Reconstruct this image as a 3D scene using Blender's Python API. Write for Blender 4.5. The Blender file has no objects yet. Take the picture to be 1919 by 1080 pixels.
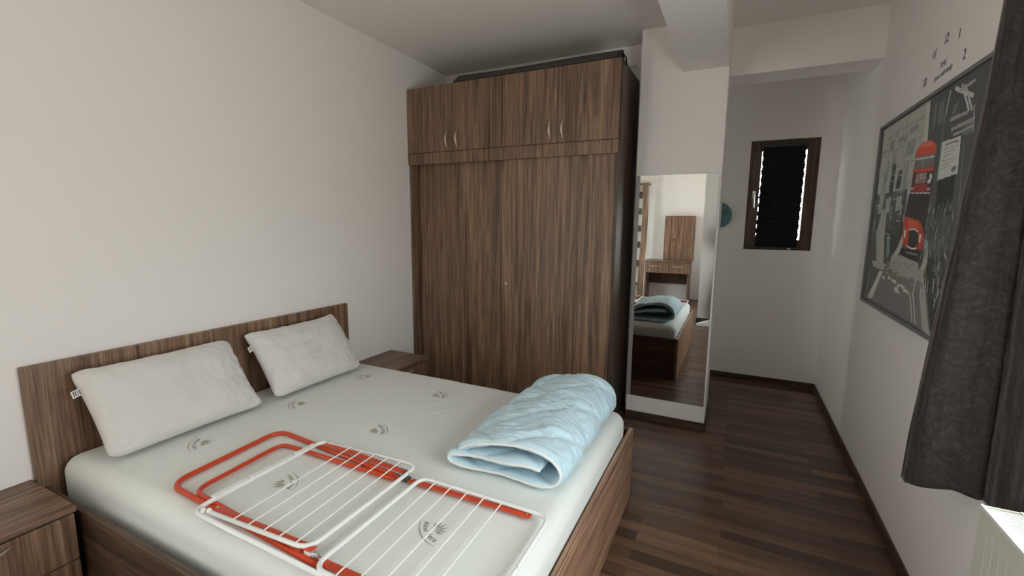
import bpy, bmesh, math, random
import numpy as np
from mathutils import Vector, Matrix, noise

S = bpy.context.scene
COL = S.collection
R = math.radians
random.seed(7)

# ---------------------------------------------------------------- camera
cd = bpy.data.cameras.new('camera'); cam = bpy.data.objects.new('camera', cd); COL.objects.link(cam)
cd.sensor_width = 36.0; cd.lens = 15.8665; cd.clip_start = 0.02
cam.matrix_world = Matrix(((0.8969461, -0.0697496, 0.4366035, 2.45592),
                           (0.4420650, 0.1233073, -0.8884671, 0.0),
                           (0.0081338, 0.9899143, 0.1414338, 1.45927),
                           (0, 0, 0, 1)))
S.camera = cam

# ---------------------------------------------------------------- world, daylight, exposure
SKY = 9.0
w = bpy.data.worlds.new('overcast_sky'); S.world = w; w.use_nodes = True
nt = w.node_tree; nt.nodes.clear()
out = nt.nodes.new('ShaderNodeOutputWorld'); bg = nt.nodes.new('ShaderNodeBackground')
tc = nt.nodes.new('ShaderNodeTexCoord'); sx = nt.nodes.new('ShaderNodeSeparateXYZ'); rp = nt.nodes.new('ShaderNodeValToRGB')
rp.color_ramp.elements[0].position = 0.47; rp.color_ramp.elements[0].color = (0.82, 0.795, 0.76, 1)
rp.color_ramp.elements[1].position = 0.53; rp.color_ramp.elements[1].color = (0.97, 0.98, 1.0, 1)
mr = nt.nodes.new('ShaderNodeMapRange'); mr.inputs[1].default_value = -1; mr.inputs[2].default_value = 1
nt.links.new(tc.outputs['Generated'], sx.inputs[0]); nt.links.new(sx.outputs[2], mr.inputs[0])
nt.links.new(mr.outputs[0], rp.inputs[0]); nt.links.new(rp.outputs[0], bg.inputs[0]); nt.links.new(bg.outputs[0], out.inputs[0])
bg.inputs[1].default_value = SKY

def portal(name, loc, rot, sx_, sy_):
    l = bpy.data.lights.new(name, 'AREA'); l.shape = 'RECTANGLE'; l.size = sx_; l.size_y = sy_
    l.cycles.is_portal = True
    o = bpy.data.objects.new(name, l); COL.objects.link(o); o.location = loc; o.rotation_euler = rot
portal('window_daylight_portal', (3.30, .94, 1.28), (0, R(90), 0), 1.3, 1.9)

portal('added_alcove_daylight_portal', (-0.27, -1.625, 1.23), (0, R(-90), 0), 2.4, 1.95)  # for the unseen alcove window, added to brighten the room
portal('added_hall_daylight_portal', (.63, 4.26, 1.35), (0, R(-90), 0), .75, .4)  # for the unseen hall opening, added to light the hallway

S.view_settings.view_transform = 'Standard'
S.view_settings.look = 'None'
S.view_settings.gamma = 1.0
S.view_settings.use_curve_mapping = False
S.view_settings.exposure = 0.26
S.cycles.use_denoising = True
S.cycles.max_bounces = 10
S.cycles.diffuse_bounces = 7
S.cycles.glossy_bounces = 5
S.cycles.sample_clamp_indirect = 8.0
S.cycles.caustics_reflective = False
S.cycles.caustics_refractive = False

# ---------------------------------------------------------------- materials
def pr(name, col, rough=0.6, metal=0.0, **kw):
    m = bpy.data.materials.new(name); m.use_nodes = True
    b = m.node_tree.nodes['Principled BSDF']
    b.inputs['Base Color'].default_value = (*col, 1)
    b.inputs['Roughness'].default_value = rough; b.inputs['Metallic'].default_value = metal
    for k, v in kw.items(): b.inputs[k.replace('_', ' ')].default_value = v
    return m

def N(m, t): return m.node_tree.nodes.new(t)
def bsdf(m): return m.node_tree.nodes['Principled BSDF']

def coords(m, scale, src='Object', rot=(0, 0, 0)):
    tcn = N(m, 'ShaderNodeTexCoord'); mp = N(m, 'ShaderNodeMapping')
    mp.inputs['Scale'].default_value = scale; mp.inputs['Rotation'].default_value = rot
    m.node_tree.links.new(tcn.outputs[src], mp.inputs[0]); return mp.outputs[0]

def noise_node(m, vec, scale=1, detail=4, rough=.5, dist=0):
    n = N(m, 'ShaderNodeTexNoise'); n.inputs['Scale'].default_value = scale; n.inputs['Detail'].default_value = detail
    n.inputs['Roughness'].default_value = rough; n.inputs['Distortion'].default_value = dist
    m.node_tree.links.new(vec, n.inputs['Vector']); return n.outputs['Fac']

def ramp(m, fac, stops):
    r = N(m, 'ShaderNodeValToRGB'); e = r.color_ramp.elements
    while len(e) < len(stops): e.new(0.5)
    for k, (p, c) in enumerate(stops): e[k].position = p; e[k].color = (*c, 1)
    m.node_tree.links.new(fac, r.inputs[0]); return r.outputs[0]

def math_node(m, op, a, b):
    n = N(m, 'ShaderNodeMath'); n.operation = op
    for k, v in enumerate((a, b)):
        if isinstance(v, (int, float)): n.inputs[k].default_value = v
        else: m.node_tree.links.new(v, n.inputs[k])
    return n.outputs[0]

def add_bump(m, h, strength=.2, dist=.002):
    b = N(m, 'ShaderNodeBump'); b.inputs['Strength'].default_value = strength; b.inputs['Distance'].default_value = dist
    m.node_tree.links.new(h, b.inputs['Height']); m.node_tree.links.new(b.outputs[0], bsdf(m).inputs['Normal'])

def wood(name, axis='z', k=1.0, rough=.42, seed=0.0, warm=1.0):
    m = pr(name, (.1, .06, .04), rough)
    def sc(a, l): return {'x': (l, a, a), 'y': (a, l, a), 'z': (a, a, l)}[axis]
    v1 = coords(m, sc(13, .75)); v2 = coords(m, sc(62, 1.5)); v3 = coords(m, sc(190, 5))
    n1 = noise_node(m, v1, 1, 5, .6, 1.6); n2 = noise_node(m, v2, 1, 4, .6, .5); n3 = noise_node(m, v3, 1, 2, .5)
    f = math_node(m, 'ADD', math_node(m, 'MULTIPLY', n1, .36), math_node(m, 'ADD', math_node(m, 'MULTIPLY', n2, .40), math_node(m, 'MULTIPLY', n3, .24)))
    c = lambda r, g, b: (r * k * warm, g * k, b * k / warm)
    col = ramp(m, f, [(.34, c(.040, .024, .016)), (.44, c(.105, .060, .038)), (.51, c(.175, .103, .066)), (.58, c(.26, .158, .100)), (.68, c(.38, .25, .165))])
    m.node_tree.links.new(col, bsdf(m).inputs['Base Color'])
    add_bump(m, f, .12, .001)
    return m

M = {}
M['wall'] = pr('wall_paint', (.865, .838, .812), .9)
add_bump(M['wall'], noise_node(M['wall'], coords(M['wall'], (1, 1, 1)), 260, 3), .06, .001)
M['ceil'] = pr('ceiling_paint', (.885, .855, .825), .92)
M['wood_z'] = wood('walnut_vertical', 'z', 1.15); M['wood_y'] = wood('walnut_along_wall', 'y', 1.1); M['wood_x'] = wood('walnut_across', 'x')
M['bed_z'] = wood('bed_walnut_vertical', 'z', 1.25); M['bed_y'] = wood('bed_walnut_along_lit', 'y', 1.9, .35); M['bed_x'] = wood('bed_walnut_side_shaded', 'x', .5)  # one walnut: foot rail lightened as lit, side rails darkened as shaded
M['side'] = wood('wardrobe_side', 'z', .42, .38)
M['skirt'] = wood('dark_skirting', 'x', .42, .5)
M['dark'] = pr('dark_inside', (.012, .010, .009), .8)
M['chrome'] = pr('chrome', (.72, .71, .69), .22, 1.0)
M['steel'] = pr('satin_metal', (.66, .58, .50), .3, 1.0)
M['hand'] = pr('champagne_handle', (.62, .50, .41), .35, .6)
M['mirror'] = pr('mirror_glass', (.69, .71, .70), 0.0, 1.0)
M['strip'] = pr('mirror_edge', (.42, .40, .38), .35, .2)
M['white_metal'] = pr('white_enamel', (.80, .82, .80), .3)
M['red'] = pr('red_enamel', (.56, .058, .018), .28)
M['rad'] = pr('radiator_enamel', (.66, .65, .58), .35)
M['black_plastic'] = pr('black_plastic', (.02, .021, .022), .4)
M['green_plastic'] = pr('dark_green_plastic', (.03, .07, .06), .4)
M['frame_grey'] = pr('poster_frame', (.20, .20, .205), .4, .2)
M['ink'] = pr('wall_ink', (.07, .07, .072), .7); M['ink_grey'] = pr('wall_ink_grey', (.22, .22, .22), .7)
M['print'] = pr('mattress_print', (.36, .345, .26), .8)
M['embroidery'] = pr('pillow_embroidery', (.60, .54, .43), .8)
M['tag'] = pr('tag_white', (.8, .8, .78), .7)
M['pvc'] = wood('window_brown', 'z', .42, .3, warm=1.15)
M['teal'] = pr('teal_disc', (.075, .20, .22), .5)
M['mat'] = pr('dark_grey_foam', (.045, .042, .038), .75)
M['trousers'] = pr('black_cloth', (.012, .012, .014), .85)
M['jumper'] = pr('grey_cloth', (.06, .06, .065), .9)
M['skin'] = pr('skin', (.55, .34, .25), .5)
M['hair'] = pr('dark_hair', (.02, .014, .01), .6)
M['shoe'] = pr('white_shoe', (.78, .76, .72), .55)
M['screen'] = pr('phone_body', (.02, .02, .022), .25)

def glass():
    m = bpy.data.materials.new('window_glass'); m.use_nodes = True; t = m.node_tree; t.nodes.clear()
    o = t.nodes.new('ShaderNodeOutputMaterial'); a = t.nodes.new('ShaderNodeBsdfTransparent'); b = t.nodes.new('ShaderNodeBsdfGlossy')
    x = t.nodes.new('ShaderNodeMixShader'); x.inputs[0].default_value = .06; b.inputs['Roughness'].default_value = .02
    a.inputs[0].default_value = (.94, .96, .95, 1)
    t.links.new(a.outputs[0], x.inputs[1]); t.links.new(b.outputs[0], x.inputs[2]); t.links.new(x.outputs[0], o.inputs[0]); return m
M['glass'] = glass()

# floor: dark walnut laminate, strips running across the room
m = M['floor'] = pr('walnut_laminate_floor', (.06, .035, .025), .33)
v = coords(m, (1, 1, 1))
br = N(m, 'ShaderNodeTexBrick'); br.offset = .43; br.offset_frequency = 2; br.squash = 1
for k, val in dict(Scale=1, **{'Mortar Size': .0012, 'Bias': 0, 'Brick Width': .83, 'Row Height': .066}).items(): br.inputs[k].default_value = val
br.inputs['Color1'].default_value = (0, 0, 0, 1); br.inputs['Color2'].default_value = (1, 1, 1, 1); br.inputs['Mortar'].default_value = (.1, .1, .1, 1)
m.node_tree.links.new(v, br.inputs['Vector'])
n1 = noise_node(m, coords(m, (1.4, 26, 1)), 1, 5, .6, .8); n2 = noise_node(m, coords(m, (5, 150, 1)), 1, 3, .5)
tone = math_node(m, 'ADD', math_node(m, 'MULTIPLY', br.outputs['Color'], .30), math_node(m, 'ADD', math_node(m, 'MULTIPLY', n1, .48), math_node(m, 'MULTIPLY', n2, .22)))
m.node_tree.links.new(ramp(m, tone, [(.26, (.030, .016, .010)), (.42, (.072, .038, .023)), (.56, (.130, .070, .041)), (.72, (.22, .125, .072))]), bsdf(m).inputs['Base Color'])
add_bump(m, tone, .08, .001)

# fabrics
m = M['mattress'] = pr('mattress_knit', (.745, .78, .75), .85, **{'Sheen Weight': .15})
vo = N(m, 'ShaderNodeTexVoronoi'); vo.inputs['Scale'].default_value = 210
m.node_tree.links.new(coords(m, (1, 1, 1)), vo.inputs['Vector'])
add_bump(m, vo.outputs['Distance'], .16, .0015)
m = M['pillow'] = pr('pillow_cotton', (.69, .675, .65), .9, **{'Sheen Weight': .1})
add_bump(m, math_node(m, 'ADD', math_node(m, 'MULTIPLY', noise_node(m, coords(m, (1, 1, 1)), 22, 5, .6), .8), math_node(m, 'MULTIPLY', noise_node(m, coords(m, (1, 1, 1)), 400, 2), .1)), .35, .006)
m = M['duvet'] = pr('duvet_microfibre', (.51, .69, .775), .6, **{'Sheen Weight': .25})
add_bump(m, noise_node(m, coords(m, (1, 1.6, 1)), 34, 5, .6, 1.2), .5, .009)
M['duvet_trim'] = pr('duvet_piping', (.75, .78, .78), .7)
m = M['curtain'] = pr('curtain_velvet', (.05, .042, .036), .7, **{'Sheen Weight': .8, 'Sheen Roughness': .3})
bsdf(m).inputs['Sheen Tint'].default_value = (.8, .68, .66, 1)
cn = noise_node(m, coords(m, (1, 1, 1)), 24, 6, .65, 2.2)
m.node_tree.links.new(ramp(m, cn, [(.36, (.016, .0125, .0105)), (.50, (.030, .0245, .021)), (.68, (.058, .047, .040))]), bsdf(m).inputs['Base Color'])
add_bump(m, cn, .5, .004)
m = M['blind'] = pr('black_pleated_blind', (.006, .0065, .008), .8)

# ---------------------------------------------------------------- builders
WL = {}
def link(o, parent=None):
    COL.objects.link(o)
    if parent is not None: o.parent = parent
    return o

def tag(o, label=None, cat=None, group=None, kind=None):
    for k, val in (('label', label), ('category', cat), ('group', group), ('kind', kind)):
        if val: o[k] = val
    return o

def thing(name, label, cat, loc, group=None):
    o = bpy.data.objects.new(name, None); o.empty_display_size = .1; link(o); o.location = loc
    WL[o.name] = Vector(loc); return tag(o, label, cat, group)

class MB:
    """collects shapes, given in room coordinates, for ONE mesh object"""
    def __init__(s): s.bm = bmesh.new()
    def box(s, x0, x1, y0, y1, z0, z1):
        vs = [s.bm.verts.new((x, y, z)) for x in (x0, x1) for y in (y0, y1) for z in (z0, z1)]
        for f in ((0, 1, 3, 2), (4, 6, 7, 5), (0, 4, 5, 1), (2, 3, 7, 6), (0, 2, 6, 4), (1, 5, 7, 3)): s.bm.faces.new([vs[i] for i in f])
        return s
    def prism(s, pts, axis, a, b):
        """closed outline pts in the plane normal to axis, between a and b along it"""
        def at(p, t): return {'x': (t, p[0], p[1]), 'y': (p[0], t, p[1]), 'z': (p[0], p[1], t)}[axis]
        A = [s.bm.verts.new(at(p, a)) for p in pts]; B = [s.bm.verts.new(at(p, b)) for p in pts]; n = len(pts)
        s.bm.faces.new(A); s.bm.faces.new(B[::-1])
        for i in range(n): s.bm.faces.new((A[i], B[i], B[(i + 1) % n], A[(i + 1) % n]))
        return s
    def tube(s, pts, r, n=10, closed=False, flat=1.0, up=None):
        P = [Vector(p) for p in pts]; L = len(P); rings = []
        prev = None
        for i in range(L):
            a = P[i - 1] if (i > 0 or closed) else P[i]; b = P[(i + 1) % L] if (i < L - 1 or closed) else P[i]
            t = (b - a).normalized()
            if up is not None: u = Vector(up)
            elif prev is None: u = Vector((0, 0, 1)) if abs(t.z) < .9 else Vector((1, 0, 0))
            else: u = prev
            u = (u - t * u.dot(t)).normalized(); prev = u; q = t.cross(u)
            rr = r[i] if isinstance(r, (list, tuple)) else r
            rings.append([s.bm.verts.new(P[i] + (u * math.cos(k) * flat + q * math.sin(k)) * rr) for k in [2 * math.pi * j / n for j in range(n)]])
        for i in range(L if closed else L - 1):
            A, B = rings[i], rings[(i + 1) % L]
            for j in range(n): s.bm.faces.new((A[j], A[(j + 1) % n], B[(j + 1) % n], B[j]))
        if not closed: s.bm.faces.new(rings[0][::-1]); s.bm.faces.new(rings[-1])
        return s
    def cyl(s, p0, p1, r, n=20): return s.tube([p0, p1], r, n)
    def ball(s, c, r, sc=(1, 1, 1)):
        mt = Matrix.Translation(c) @ Matrix.Diagonal((*sc, 1)); bmesh.ops.create_uvsphere(s.bm, u_segments=16, v_segments=10, radius=r, matrix=mt); return s
    def grid(s, pts, wrap_u=False, wrap_v=False):
        """pts[i][j] -> quads"""
        V = [[s.bm.verts.new(p) for p in row] for row in pts]; nu, nv = len(V), len(V[0])
        for i in range(nu if wrap_u else nu - 1):
            for j in range(nv if wrap_v else nv - 1):
                s.bm.faces.new((V[i][j], V[(i + 1) % nu][j], V[(i + 1) % nu][(j + 1) % nv], V[i][(j + 1) % nv]))
        return V
    def build(s, name, mat, parent=None, bevel=0, smooth=False, loc=None, normals=True):
        if normals: bmesh.ops.recalc_face_normals(s.bm, faces=s.bm.faces)
        base = Vector(loc) if loc is not None else (WL[parent.name] if parent is not None else Vector((0, 0, 0)))
        bmesh.ops.translate(s.bm, verts=s.bm.verts, vec=-base)
        me = bpy.data.meshes.new(name); s.bm.to_mesh(me); s.bm.free()
        for mm in (mat if isinstance(mat, list) else [mat]): me.materials.append(mm)
        if smooth: me.polygons.foreach_set('use_smooth', [True] * len(me.polygons))
        o = bpy.data.objects.new(name, me); link(o, parent)
        if parent is None: o.location = base
        WL[o.name] = base
        if bevel:
            b = o.modifiers.new('bevel', 'BEVEL'); b.width = bevel; b.segments = 2; b.limit_method = 'ANGLE'
        return o

def box(name, mat, parent, *d, bevel=.0015, **k): return MB().box(*d).build(name, mat, parent, bevel, **k)
def struct(o): o['kind'] = 'structure'; return o

def polyround(pts, r, n=6, closed=True):
    P = [Vector(p) for p in pts]; res = []; L = len(P)
    for i in range(L):
        if not closed and i in (0, L - 1): res.append(P[i]); continue
        a = (P[i - 1] - P[i]); b = (P[(i + 1) % L] - P[i])
        ra = P[i] + a.normalized() * min(r, a.length * .49); rb = P[i] + b.normalized() * min(r, b.length * .49)
        for k in range(n + 1):
            t = k / n; res.append(ra * (1 - t) ** 2 + P[i] * 2 * t * (1 - t) + rb * t * t)
    return res

def text_mesh(s, size, mat4, extrude=.0003, bend=None, shear=0.0):
    """lettering as a mesh -> list of (verts, faces) already placed"""
    c = bpy.data.curves.new('t', 'FONT'); c.body = s; c.size = size; c.extrude = extrude; c.align_x = 'CENTER'; c.align_y = 'CENTER'; c.shear = shear; c.resolution_u = 3
    o = bpy.data.objects.new('t', c); COL.objects.link(o)
    dg = bpy.context.evaluated_depsgraph_get(); dg.update()
    me = bpy.data.meshes.new_from_object(o.evaluated_get(dg))
    vs = [v.co.copy() for v in me.vertices]; fs = [tuple(p.vertices) for p in me.polygons]
    if bend:
        for q in vs:
            a = q.x / bend; rr = bend + q.y; q.x = math.sin(a) * rr; q.y = -bend + math.cos(a) * rr
    vs = [mat4 @ q for q in vs]
    bpy.data.objects.remove(o); bpy.data.curves.remove(c); bpy.data.meshes.remove(me)
    return vs, fs

def add_geo(mb, geo):
    vs, fs = geo; V = [mb.bm.verts.new(q) for q in vs]
    for f in fs:
        try: mb.bm.faces.new([V[i] for i in f])
        except ValueError: pass

# ================================================================ the room
H = 2.778; XR = 3.187; YN = 4.703; YP = 3.36; YB = 3.606; YR = -.47; YD = -2.76
struct(MB().box(-.25, 3.45, YD - .25, YN + .25, -.1, 0).build('floor', M['floor']))
struct(MB().box(-.25, 3.45, YD - .25, YN + .25, H, H + .12).build('ceiling', M['ceil']))
LY0, LY1, LZ0, LZ1 = -2.55, -.70, .06, 2.40
b = MB(); b.box(-.25, 0, YD - .25, LY0, 0, H); b.box(-.25, 0, LY1, YB, 0, H); b.box(-.25, 0, LY0, LY1, 0, LZ0); b.box(-.25, 0, LY0, LY1, LZ1, H)
struct(b.build('wall_left', M['wall']))
WY0, WY1, WZ0, WZ1 = .08, 1.80, .69, 1.86
b = MB(); b.box(XR, 3.295, YR, WY0, 0, H); b.box(XR, 3.295, WY1, YN + .25, 0, H); b.box(XR, 3.295, WY0, WY1, 0, WZ0); b.box(XR, 3.295, WY0, WY1, WZ1, H)
struct(b.build('wall_right', M['wall']))
struct(MB().box(-.25, 1.788, YB, 3.839, 0, H).build('wall_back', M['wall']))
struct(MB().box(1.788, 2.345, YP, 3.839, 0, H).build('wall_pillar', M['wall']))
NX0, NX1, NZ0, NZ1 = 2.526, 3.052, 1.243, 2.207
b = MB(); b.box(.9, NX0, YN, YN + .25, 0, H); b.box(NX1, XR, YN, YN + .25, 0, H); b.box(NX0, NX1, YN, YN + .25, 0, NZ0); b.box(NX0, NX1, YN, YN + .25, NZ1, H)
struct(b.build('wall_hall', M['wall']))
b = MB(); b.box(.65, .9, 3.839, 4.10, 0, H); b.box(.65, .9, 4.42, YN + .25, 0, H); b.box(.65, .9, 4.10, 4.42, 0, 1.0); b.box(.65, .9, 4.10, 4.42, 1.7, H)
struct(b.build('wall_hall_left', M['wall']))
struct(MB().box(0, 2.02, YD - .25, YD, 0, H).build('wall_rear', M['wall']))
struct(MB().box(2.02, 3.45, YD - .25, YR, 0, H).build('wall_rear_right', M['wall']))
o = struct(MB().box(2.065, 2.345, YR, YP, 2.47, H).build('trim_1', M['ceil'])); o['label'] = 'white ceiling beam running over the bed foot to the mirror pillar'
o = struct(MB().box(2.345, XR, 3.588, 3.839, 2.47, H).build('trim_2', M['ceil'])); o['label'] = 'white beam crossing above the hallway opening'
SK = .054
struct(MB().box(XR - .012, XR, YR, YN, 0, SK).build('baseboard_right', M['skirt'], bevel=.003))
struct(MB().box(.9, XR - .012, YN - .012, YN, 0, SK).build('baseboard_hall', M['skirt'], bevel=.003))
b = MB(); b.box(1.788, 2.357, YP - .012, YP, 0, SK); b.box(2.345, 2.357, YP, 3.839, 0, SK)
struct(b.build('baseboard_pillar', M['skirt'], bevel=.003))
struct(MB().box(2.008, XR - .012, YR, YR + .012, 0, .085).build('baseboard_rear', M['skirt'], bevel=.003))
struct(MB().box(0, .012, -.70, .15, 0, SK).build('baseboard_left', M['skirt'], bevel=.003))

# large window behind the curtain: dark brown frame, two sashes, glass
def frame_box(mb, axis_x, y0, y1, z0, z1, wd, d0, d1):
    """rectangular frame in the plane x=const (axis_x) or y=const, members wd wide, from depth d0 to d1"""
    for a0, a1, c0, c1 in ((y0, y0 + wd, z0, z1), (y1 - wd, y1, z0, z1), (y0 + wd, y1 - wd, z0, z0 + wd), (y0 + wd, y1 - wd, z1 - wd, z1)):
        if axis_x: mb.box(d0, d1, a0, a1, c0, c1)
        else: mb.box(a0, a1, d0, d1, c0, c1)
    return mb
win = struct(thing('window_1', None, None, (XR + .02, .94, WZ0)))
frame_box(MB(), True, WY0, WY1, WZ0, WZ1, .07, 3.20, 3.265).build('window_frame', M['pvc'], win, .003)
for a, c in ((WY0 + .055, WY1 - .055),):
    s = frame_box(MB(), True, a, c, WZ0 + .055, WZ1 - .055, .085, 3.215, 3.28).build('sash', M['pvc'], win, .003)
    MB().box(3.245, 3.25, a + .085, c - .085, WZ0 + .14, WZ1 - .14).build('pane', M['glass'], s)

# added glazed opening, out of view, to let daylight into the hall
win = struct(thing('added_hall_opening', None, None, (.8, 4.26, 1.0)))
s = frame_box(MB(), True, 4.10, 4.42, 1.0, 1.7, .04, .78, .84).build('window_frame', M['pvc'], win, .003)
MB().box(.80, .805, 4.14, 4.38, 1.04, 1.66).build('pane', M['glass'], s)

# added alcove window on the left, unseen behind the camera, for more daylight
win = struct(thing('added_alcove_window', None, None, (-.05, -1.625, LZ0)))
frame_box(MB(), True, LY0, LY1, LZ0, LZ1, .07, -.12, -.055).build('window_frame', M['pvc'], win, .003)
for a, c in ((LY0 + .055, -1.625), (-1.625, LY1 - .055)):
    s = frame_box(MB(), True, a, c, LZ0 + .055, LZ1 - .055, .085, -.135, -.07).build('sash', M['pvc'], win, .003)
    MB().box(-.105, -.10, a + .085, c - .085, LZ0 + .14, LZ1 - .14).build('pane', M['glass'], s)

# little hall window
win = struct(thing('window_2', None, None, (2.79, YN, NZ0)))
win['label'] = 'small dark brown hallway window with a black blind'
yf = YN + .018
frame_box(MB(), False, NX0, NX1, NZ0, NZ1, .045, yf + .012, yf + .07).build('window_frame', M['pvc'], win, .003)
s = frame_box(MB(), False, NX0 + .022, NX1 - .022, NZ0 + .022, NZ1 - .022, .070, yf, yf + .055).build('sash', M['pvc'], win, .004)
MB().box(NX0 + .1, NX1 - .1, yf + .03, yf + .036, NZ0 + .1, NZ1 - .1).build('pane', M['glass'], s)
h = MB(); h.tube(polyround([(2.578, yf - .002, 1.735), (2.578, yf - .04, 1.735), (2.582, yf - .042, 1.62)], .012, 4, False), .0075, 8)
h.box(2.566, 2.590, yf - .008, yf + .002, 1.70, 1.77)
o = h.build('window_handle', M['chrome'], s, .001, smooth=False); o['label'] = 'metal window handle'
# pleated blind hanging in front of the pane
bl = MB(); n = 46; X0, X1, Z0, Z1 = 2.623, 2.949, 1.27, 2.145
rows = []
for k in range(n * 2 + 1):
    z = Z1 + (Z0 - Z1) * k / (n * 2); dy = .010 if k % 2 else 0
    e = .004 * math.sin(k * .8) + .003 * math.sin(k * 2.3); lo = .012 * max(0, (k / (2 * n) - .3))
    rows.append([(X0 + e - lo, yf - .018 + dy, z), (X1 + e * .8 - lo * .6, yf - .018 + dy, z)])
bl.grid(rows)
T = thing('pleated_blind', 'black pleated blind covering the little hallway window', 'blind', (2.77, yf, Z0))
o = bl.build('blind_fabric', M['blind'], T); sd = o.modifiers.new('thick', 'SOLIDIFY'); sd.thickness = .0015
box('top_rail', M['black_plastic'], T, NX0 + .07, NX1 - .09, yf - .022, yf - .001, Z1, Z1 + .028)
box('bottom_rail', M['black_plastic'], T, 2.555, 2.935, yf - .022, yf - .001, Z0 - .026, Z0)
MB().box(2.87, 2.90, yf - .0235, yf - .022, Z0 - .018, Z0 - .011).build('pull_tab', M['chrome'], T)

# teal wall disc in the hallway
T = thing('wall_disc', 'round teal disc hanging on hallway wall behind the pillar edge', 'wall decoration', (2.30, YN, 1.55))
MB().cyl((2.292, YN, 1.552), (2.292, YN - .016, 1.552), .118, 48).build('disc', M['teal'], T, .003)
k = MB(); k.tube([(2.30, YN - .018, 1.565), (2.375, YN - .018, 1.59)], .0035, 6); k.tube([(2.34, YN - .018, 1.548), (2.398, YN - .018, 1.572)], .0025, 6); k.ball((2.36, YN - .018, 1.587), .006)
k.build('dark_marks', M['mat'], T)

# ================================================================ wardrobe
WX0, WX1, WF, WB, WT = .012, 1.733, 3.053, 3.598, 2.514
T = thing('wardrobe', 'tall walnut wardrobe with two sliding doors and four small doors above', 'wardrobe', (.87, 3.33, 0))
box('side_panel', M['wood_z'], T, WX0, .030, WF, WB, 0, 2.013)
box('filler_strip', M['wood_z'], T, .030, .088, WF + .070, WF + .088, 0, 2.013)
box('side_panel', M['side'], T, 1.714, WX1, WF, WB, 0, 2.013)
box('back_panel', M['dark'], T, .030, 1.714, WB - .01, WB, 0, 2.013, bevel=0)
box('plinth', M['wood_x'], T, .085, 1.714, WF + .045, WF + .065, 0, .07)
box('bottom_shelf', M['wood_x'], T, .085, 1.714, WF + .065, WB - .01, .052, .07)
band = box('fascia', M['wood_z'], T, WX0 - .004, WX1 - .004, WF - .014, WF + .0, 1.924, 2.013, bevel=.002)
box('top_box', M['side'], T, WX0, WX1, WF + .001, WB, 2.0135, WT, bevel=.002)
d1 = box('sliding_door', M['wood_z'], T, .090, .872, WF + .034, WF + .052, .072, 1.995)
d2 = box('sliding_door', M['wood_z'], T, .862, 1.712, WF + .010, WF + .028, .072, 1.995)
k = MB(); k.cyl((.901, WF + .010, 1.004), (.901, WF + .003, 1.004), .0105, 28)
lk = k.build('lock', M['chrome'], d2, .001)
k = MB(); k.cyl((.901, WF + .003, 1.004), (.901, WF - .001, 1.004), .0062, 20); k.build('lock_cylinder', M['steel'], d2, .0008)
xs = [WX0, .437, .872, 1.298, WX1 - .004]
hx = [.396, .487, 1.254, 1.346]
for i in range(4):
    d = box('door', M['wood_z'], T, xs[i] + (.003 if i == 2 else .0012), xs[i + 1] - (.003 if i == 1 else .0012), WF - .018, WF, 2.0155, WT - .001, bevel=.0012)
    pts, rr = [], []
    for q in range(13):
        t = q / 12; a = math.sin(math.pi * t)
        pts.append((hx[i] - .006 * a, WF - .018 - .026 * a - .001, 2.036 + .134 * t)); rr.append(.0024 + .0068 * a)
    o = MB().tube(pts, rr, 10, up=(0, 1, 0), flat=.45).build('handle', M['hand'], d, smooth=True); o['label'] = 'champagne bow handle'
MB().cyl((1.60, WF - .0145, 2.003), (1.60, WF - .0135, 2.003), .005, 10).build('screw_cover', M['dark'], T)

# folded dark foam mat lying along the top front edge
T = thing('foam_mat', 'dark grey mat folded into an arch on top of wardrobe', 'mat', (1.08, 3.09, WT))
rows = []
for q in range(33):
    x = .443 + (1.722 - .443) * q / 32
    e = min(1, (x - .443) / .012); sc = .35 + .65 * math.sqrt(max(0, 1 - (1 - e) ** 2))
    hh = (.050 + .004 * math.sin(x * 5)) * sc
    rows.append([(x, 3.093 - .042 * math.cos(a), WT + .0045 + hh * math.sin(a) ** .7) for a in [math.pi * (j + .02) / 16.04 for j in range(17)]])
k = MB(); k.grid(rows); o = k.build('foam_sheet', M['mat'], T, smooth=True, normals=True)
sd = o.modifiers.new('thick', 'SOLIDIFY'); sd.thickness = .006; sd.offset = 0
MB().tube([(1.700, 3.049, WT + .004), (1.712, 3.044, WT + .02), (1.728, 3.07, WT + .030), (1.742, 3.09, WT + .012), (1.744, 3.11, WT - .03)], .004, 8, flat=2).build('strap', M['dark'], T, smooth=True)
k = MB(); k.box(1.655, 1.705, YB - .02, YB, 2.622, 2.645)
tag(k.build('cable_cover', M['white_metal'], bevel=.002), 'small white cover on back wall above wardrobe end', 'cable cover')

# ================================================================ mirror on the pillar
T = thing('wall_mirror', 'tall frameless mirror on the pillar beside the wardrobe', 'mirror', (2.06, YP, .176))
box('mirror_glass', M['mirror'], T, 1.818, 2.334, YP - .006, YP, .176, 1.803, bevel=.0008)
box('edge_strip', M['strip'], T, 1.793, 1.818, YP - .006, YP, .176, 1.803, bevel=.0008)

# ================================================================ bed
T = thing('bed_frame', 'walnut double bed frame with low headboard', 'bed', (1.0, 1.49, 0))
box('headboard', M['bed_z'], T, .002, .030, .665, 2.305, 0, .893, bevel=.002)
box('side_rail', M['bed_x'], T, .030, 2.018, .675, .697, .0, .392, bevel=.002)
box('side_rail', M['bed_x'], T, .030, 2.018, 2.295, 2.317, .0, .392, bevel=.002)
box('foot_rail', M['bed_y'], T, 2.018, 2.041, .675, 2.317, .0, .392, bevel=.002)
box('slat_base', M['dark'], T, .030, 2.018, .697, 2.295, .19, .23, bevel=0)

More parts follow.
